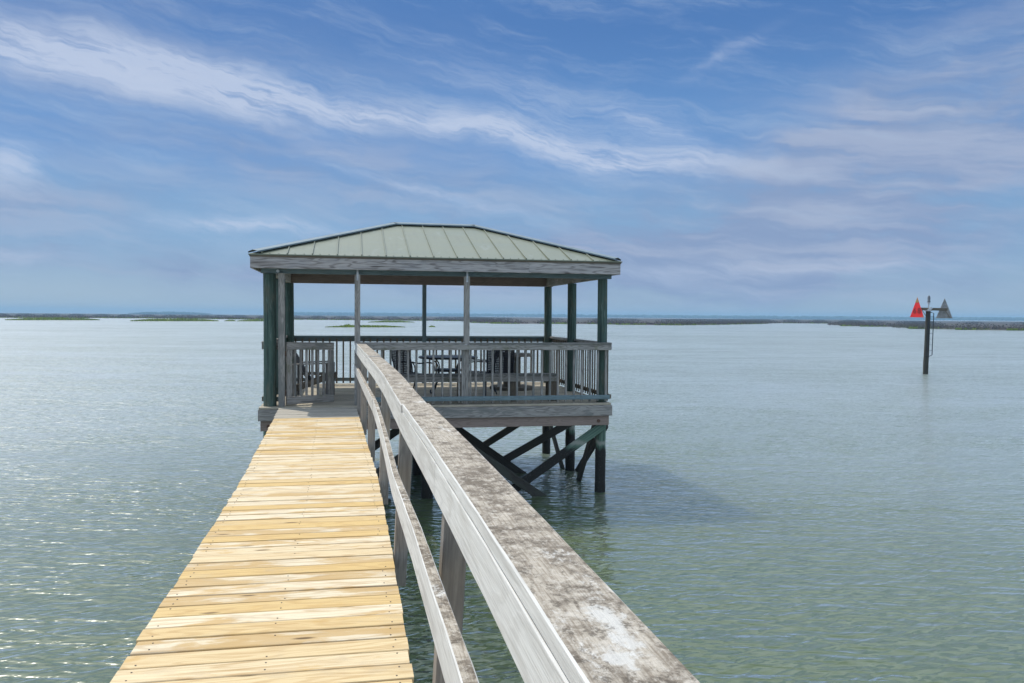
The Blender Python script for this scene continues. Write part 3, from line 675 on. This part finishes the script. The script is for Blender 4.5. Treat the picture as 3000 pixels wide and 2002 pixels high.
# railing of the boardwalk
RC = [(-2.5, 0.355), (0.9, 0.3545), (1.7, 0.3515), (2.3, 0.346), (3.1, 0.338), (4.2, 0.3205), (6.2, 0.308), (8.2, 0.262), (10.2, 0.200), (12.0, 0.155), (13.66, 0.112)]
RZ = [(-2.5, 1.05), (3.0, 1.05), (5.0, 1.045), (7.5, 1.055), (13.7, 1.05)]
def seg_pts(y0, y1, st, fx, fz):
    n_ = max(2, int((y1-y0)/st)); return [(fx(y0+(y1-y0)*k/n_), y0+(y1-y0)*k/n_, fz(y0+(y1-y0)*k/n_)) for k in range(n_+1)]
capm = MB(); sidem = MB()
joints = [-2.5, 4.20, 9.0, 13.655]
for i, (y0, y1) in enumerate(zip(joints[:-1], joints[1:])):
    dx = (0.0, -0.006, 0.0)[i]; dz = (0.0, -0.006, 0.002)[i]
    capm.sweep(seg_pts(y0+0.002, y1-0.002, 0.16, lambda q: lerp_tab(RC, q)+dx, lambda q: DK+lerp_tab(RZ, q)-0.020+dz), 0.140, 0.040, (0, 0, 1), 0.0035, topmat=1, jit=0.0008)
jo2 = [-2.5, 2.72, 7.38, 13.655]
for (y0, y1) in zip(jo2[:-1], jo2[1:]):
    sidem.sweep(seg_pts(y0+0.002, y1-0.002, 0.2, lambda q: lerp_tab(RC, q)-0.051, lambda q: DK+lerp_tab(RZ, q)-0.104), 0.038, 0.120, (0, 0, 1), 0.003, jit=0.0006)
rl = Wk('handrail', capm, [M['pale'], M['lichen']], None, 'pale rail cap with brown and white lichen patches on top')
Wk('side_board', sidem, M['pale'], rl)
LZ = [(-2.5, 0.63), (1.7, 0.63), (2.2, 0.61), (3.0, 0.585), (4.6, 0.49), (6.0, 0.51), (7.7, 0.55), (10, 0.56), (13.6, 0.56)]
lowm = MB(); jo3 = [-2.5, 2.74, 7.40, 13.60]
for (y0, y1) in zip(jo3[:-1], jo3[1:]):
    lowm.sweep(seg_pts(y0+0.002, y1-0.002, 0.25, lambda q: wr(q)-0.012, lambda q: DK+lerp_tab(LZ, q)+0.068), 0.036, 0.125, (0, 0, 1), 0.003, topmat=1, jit=0.0008)
Wk('guard_rail', lowm, [M['pale'], M['lichen']])
for (yy, lean) in ((-1.6, 0.02), (0.35, 0.03), (2.74, 0.055), (5.15, 0.045), (7.4, 0.02), (9.6, 0.0), (11.75, 0.0), (13.25, 0.0)):
    xb = wr(yy)+0.052; xt = xb+lean
    Wk('post', MB().bar((xb-0.008, yy, DK-0.20), (xt, yy, DK+lerp_tab(RZ, yy)-0.042), 0.082, 0.088, (0, 1, 0), 0.004), M['post'])
# ------------------------------------------------------------------ furniture
def arc(pts, n=8):
    """smooth polyline through the points (Catmull-Rom)"""
    p = [Vector(q) for q in pts]; out = []
    for i in range(len(p)-1):
        a, b, c_, d = p[max(i-1, 0)], p[i], p[i+1], p[min(i+2, len(p)-1)]
        for k in range(n):
            t = k/n; out.append(0.5*((2*b)+(c_-a)*t+(2*a-5*b+4*c_-d)*t*t+(3*b-a-3*c_+d)*t**3))
    out.append(p[-1]); return out
def sheet(mb, prof, wd, th=0.004):
    """sling: profile (y, z) swept across x, with a little sag"""
    V = []; G = []; nx = 6
    for (y, z) in prof:
        for i in range(nx+1):
            x = (i/nx-0.5)*wd; sg = -0.018*(1-(2*i/nx-1)**2); V.append((x, y+sg*0.5, z+sg)); G.append((x, y+z, 0))
    n_ = nx+1
    mb.add(V, [(j*n_+i, j*n_+i+1, (j+1)*n_+i+1, (j+1)*n_+i) for j in range(len(prof)-1) for i in range(nx)], G, None, 0, True); return mb
def patio_chair(loc, rz, label):
    t = thing('patio_chair', label, 'patio chair', loc, rz, 'black sling chairs on the pavilion deck')
    part('seat', sheet(MB(), [(0.26, 0.40), (0.22, 0.425), (0.0, 0.415), (-0.22, 0.405)], 0.47), M['sling'], t, False)
    part('backrest', sheet(MB(), [(-0.22, 0.41), (-0.28, 0.60), (-0.345, 0.80), (-0.37, 0.90)], 0.47), M['sling'], t, False)
    mb = MB(); mb.tube(arc([(-0.245, 0.26, 0.41), (-0.245, -0.2, 0.405), (-0.245, -0.28, 0.6), (-0.245, -0.37, 0.92), (-0.15, -0.38, 0.945), (0.15, -0.38, 0.945), (0.245, -0.37, 0.92), (0.245, -0.28, 0.6), (0.245, -0.2, 0.405), (0.245, 0.26, 0.41)], 5), 0.013, 8)
    mb.tube([(-0.245, 0.24, 0.395), (0.245, 0.24, 0.395)], 0.012, 8); part('frame', mb, M['iron'], t, False)
    for s_ in (-1, 1):
        part('arm', MB().tube(arc([(s_*0.25, -0.31, 0.66), (s_*0.285, -0.15, 0.625), (s_*0.29, 0.08, 0.63), (s_*0.285, 0.22, 0.60), (s_*0.27, 0.27, 0.50), (s_*0.25, 0.25, 0.40)], 6), 0.012, 8), M['iron'], t, False)
        part('leg', MB().tube([(s_*0.25, 0.24, 0.41), (s_*0.26, 0.28, 0.0)], 0.012, 8), M['iron'], t, False)
        part('leg', MB().tube([(s_*0.25, -0.16, 0.41), (s_*0.27, -0.32, 0.0)], 0.012, 8), M['iron'], t, False)
    return t
patio_chair((1.12, 15.20, DK), R(-52), 'black mesh sling chair left of the round iron table, its back to the boardwalk railing')
patio_chair((2.42, 15.62, DK), R(84), 'black sling chair side on between the round iron table and the spool table')
patio_chair((2.74, 15.28, DK), R(-6), 'black sling chair with its back to the front railing, facing the spool table')
t = thing('patio_table', 'round black iron table with curved legs behind the bench', 'patio table', (1.82, 15.75, DK))
mb = MB().disc(0, 0, 0.672, 0.71, 0.575, 48, 0.012); part('table_top', mb, M['iron'], t, False)
for k in range(4):
    a = R(35+90*k); ca, sa = math.cos(a), math.sin(a)
    prof = [(0.46, 0.672), (0.36, 0.64), (0.27, 0.55), (0.255, 0.42), (0.29, 0.25), (0.38, 0.06), (0.425, 0.022), (0.45, 0.05), (0.43, 0.085)]
    part('leg', MB().tube(arc([(r*ca, r*sa, z) for (r, z) in prof], 5), 0.012, 8), M['iron'], t, False)
part('shelf', MB().disc(0, 0, 0.42, 0.465, 0.255, 28, 0.008), M['iron'], t, False)
t = thing('spool_table', 'weathered wooden cable spool used as a round table by the right railing', 'spool table', (3.22, 16.45, DK))
part('table_top', MB().disc(0, 0, 0.675, 0.735, 0.40, 40, 0.006), M['post'], t, False)
part('base', MB().disc(0, 0, 0.0, 0.06, 0.455, 40, 0.006), M['brown'], t, False)
mb = MB()
for k in range(12):
    a = 2*math.pi*k/12; mb.bar((0.165*math.cos(a), 0.165*math.sin(a), 0.062), (0.165*math.cos(a), 0.165*math.sin(a), 0.673), 0.078, 0.02, (math.cos(a), math.sin(a), 0))
part('drum', mb, M['brown'], t, False)
mb = MB().tube([(0, 0, 0), (0, 0, 0.10), (0, 0, 0.115)], [0.034, 0.040, 0.041], 14)
o = link_mesh('cup', mb, M['white']); o.location = (2.93, 16.30, DK+0.061); tag(o, 'small white cup standing on the base of the spool table', 'cup')
t = thing('bench', 'long low weathered wooden bench along the inside of the front railing', 'bench', (2.15, 14.15, DK))
mb = MB()
for k in range(3): mb.box(-1.40, 1.42, -0.15+k*0.105, -0.05+k*0.105, 0.442, 0.48)
part('seat', mb, M['greymoss'], t, False)
for y in (-0.13, 0.10): part('apron', MB().box(-1.38, 1.40, y-0.018, y+0.018, 0.352, 0.440), M['greymoss'], t, False)
for x in (-1.25, -0.30, 0.63, 1.30, 1.385):
    for y in (-0.10, 0.07): part('leg', MB().box(x-0.045, x+0.045, y-0.011, y+0.027, 0.001, 0.438), M['brown'], t, False)
# reclining wooden lounge chair behind the gate (faces +x)
t = thing('lounge_chair', 'slatted wooden lounge chair with a reclined back behind the half open gate', 'lounge chair', (-0.74, 15.35, DK), R(-6))
mb = MB()
for k in range(5): mb.bar((-0.02+k*0.09, -0.26, 0.425-k*0.004+0.02*(k > 3)), (-0.02+k*0.09, 0.26, 0.425-k*0.004+0.02*(k > 3)), 0.082, 0.022)
for y in (-0.255, 0.255): mb.bar((0.40, y, 0.40), (-0.42, y, 0.10), 0.025, 0.11)
mb.bar((0.415, -0.28, 0.385), (0.415, 0.28, 0.385), 0.022, 0.11); part('seat', mb, M['brown'], t, False)
mb = MB()
for k in range(5):
    y = -0.21+k*0.105; h_ = 0.92+0.06*(1-abs(k-2)/2)
    mb.bar((0.0, y*0.85, 0.26), (-0.40, y*1.15, h_), 0.085, 0.020, (1, 0, 0.5))
mb.bar((-0.15, -0.27, 0.45), (-0.15, 0.27, 0.45), 0.03, 0.07); part('backrest', mb, M['chairwood'], t, False)
for s_ in (-1, 1):
    part('arm', MB().bar((-0.36, s_*0.33, 0.60), (0.36, s_*0.33, 0.63), 0.11, 0.022), M['grey'], t, False)
    part('leg', MB().bar((0.34, s_*0.29, 0.001), (0.34, s_*0.29, 0.615), 0.09, 0.025, (0, 1, 0)), M['chairwood'], t, False)
    part('leg', MB().bar((-0.26, s_*0.29, 0.001), (-0.26, s_*0.29, 0.60), 0.09, 0.025, (0, 1, 0)), M['chairwood'], t, False)
# ------------------------------------------------------------------ channel marker
mk = thing('channel_marker', 'marker pile standing in open water, carrying a red numbered triangle and a lantern', 'channel marker', (31.89, 40.77, 0))
ry = math.atan2(31.89, 40.77); RR = Vector((math.cos(ry), -math.sin(ry), 0)); FF = Vector((math.sin(ry), math.cos(ry), 0))   # right of and away from the boardwalk
def mp(a, b, z): return RR*a+FF*b+Vector((0, 0, z))
part('pile', MB().tube([mp(-0.06, 0, -1.5), mp(-0.04, 0, 0.6), mp(-0.02, 0, 1.2), mp(0.02, 0, 3.56)], [0.142, 0.14, 0.135, 0.125], 20), M['tar'], mk, False)
part('arm', MB().bar(mp(-0.52, -0.10, 3.69), mp(0.98, 0.12, 3.66), 0.05, 0.15), M['brown'], mk, False)
part('bracket', MB().box(-0.14, 0.14, -0.14, 0.14, 3.562, 3.60).bar(mp(0.02, -0.16, 3.60), mp(0.2, -0.13, 3.76), 0.02, 0.14), M['steel'], mk, False)
for (a, b, z0, a2, z1) in ((-0.32, -0.07, 3.66, -0.10, 3.30), (0.86, 0.08, 3.62, 1.12, 3.18)):
    part('strut', MB().bar(mp(a, b, z0), mp(a2, b, z1), 0.035, 0.035), M['brown'], mk, False)
part('strut', MB().bar(mp(0.80, 0.06, 3.60), mp(0.80, 0.06, 3.30), 0.05, 0.04), M['brown'], mk, False)
def dayboard(cx, cy, z0, z1, half, ang, front):
    ex = RR*math.cos(ang)+FF*math.sin(ang); nn = Vector((ex.y, -ex.x, 0))      # nn faces the boardwalk when ang is small
    c_ = mp(cx, cy, 0)
    tri = [c_-ex*half+Vector((0, 0, z0)), c_+ex*half+Vector((0, 0, z0)), c_+Vector((0, 0, z1))]
    o = part('dayboard', MB().prism(tri, nn*-0.02), M['red'] if front else M['boardback'], mk, False, 'red triangular board with number' if front else 'bare grey back of the other triangular board')
    if front:
        H = z1-z0
        def pt(fx, fz): return c_+ex*(fx*half)+Vector((0, 0, z0+fz*H))+nn*0.004
        m1 = MB()
        for poly in ([(-0.26, 0.74), (0.26, 0.74), (0, 1.0)], [(0.72, 0.02), (0.96, 0.02), (0.88, 0.105)]):
            m1.add([pt(*q) for q in poly], [(0, 1, 2)], [(0, 0, 0)]*3)
        part('corner_patch', m1, M['tan'], o, False)
        cu = bpy.data.curves.new('number', 'FONT'); cu.body = '68'; cu.size = 0.42; cu.align_x = 'CENTER'; cu.extrude = 0.003; cu.space_character = 1.25
        tmp = bpy.data.objects.new('number', cu); COL.objects.link(tmp); bpy.context.view_layer.update()
        me = bpy.data.meshes.new_from_object(tmp.evaluated_get(bpy.context.evaluated_depsgraph_get())); bpy.data.objects.remove(tmp)
        me.materials.clear(); me.materials.append(M['numeral']); me.name = 'number'
        no = bpy.data.objects.new('number', me); COL.objects.link(no); no.parent = o
        org = pt(0.0, 0.20)+nn*0.004
        no.matrix_local = Matrix(((ex.x, 0, nn.x, org.x), (ex.y, 0, nn.y, org.y), (0, 1, 0, org.z), (0, 0, 0, 1)))
    return o
dayboard(-0.55, -0.16, 3.21, 4.34, 0.42, R(-32), True)
dayboard(0.83, 0.16, 3.165, 4.30, 0.43, R(14), False)
part('lantern', MB().tube([mp(0.04, 0, 4.06), mp(0.04, 0, 4.10), mp(0.04, 0, 4.12), mp(0.04, 0, 4.34), mp(0.04, 0, 4.40), mp(0.04, 0, 4.45)], [0.085, 0.085, 0.07, 0.075, 0.05, 0.015], 14), M['lampglass'], mk, False)
part('lantern_mount', MB().tube([mp(0.02, 0, 3.60), mp(0.04, 0, 3.98)], 0.03, 10).tube([mp(0.04, 0, 3.98), mp(0.04, 0, 4.058)], 0.07, 12), M['steel'], mk, False)
mb = MB()
mb.tube([mp(0.10, -0.10, 3.52), mp(0.30, -0.10, 3.44), mp(0.26, -0.10, 1.10), mp(0.05, -0.12, 0.98)], 0.022, 8)
mb.tube([mp(0.02, -0.16, 3.50), mp(0.06, -0.175, 3.42), mp(0.03, -0.18, 1.12), mp(-0.14, -0.16, 0.98)], 0.022, 8)
for k in range(7):
    z = 1.35+k*0.32; f = (z-1.1)/2.34
    mb.tube([mp(0.03+0.03*f, -0.178, z), mp(0.26+0.04*f, -0.10, z)], 0.010, 6)
part('ladder', mb, M['iron'], mk, False)
# ------------------------------------------------------------------ haze
hm = bpy.data.materials.new('haze'); hm.use_nodes = True; T = NT(hm.node_tree)
vol = T.n('ShaderNodeVolumePrincipled', {'Color': (0.42, 0.70, 0.95, 1), 'Density': 0.00032, 'Anisotropy': 0.0})
T.n('ShaderNodeOutputMaterial', {'Volume': vol.outputs[0]})
mb = MB(); q = 4900.0
vs = [(x, y, z) for z in (-2.5, 25.0) for (x, y) in ((-q, -q), (q, -q), (q, q), (-q, q))]
mb.add(vs, [(3, 2, 1, 0), (4, 5, 6, 7), (0, 1, 5, 4), (1, 2, 6, 5), (2, 3, 7, 6), (3, 0, 4, 7)], [(0, 0, 0)]*8)
o = link_mesh('haze', mb, hm); o['kind'] = 'stuff'; o['label'] = 'thin blue haze over the water'
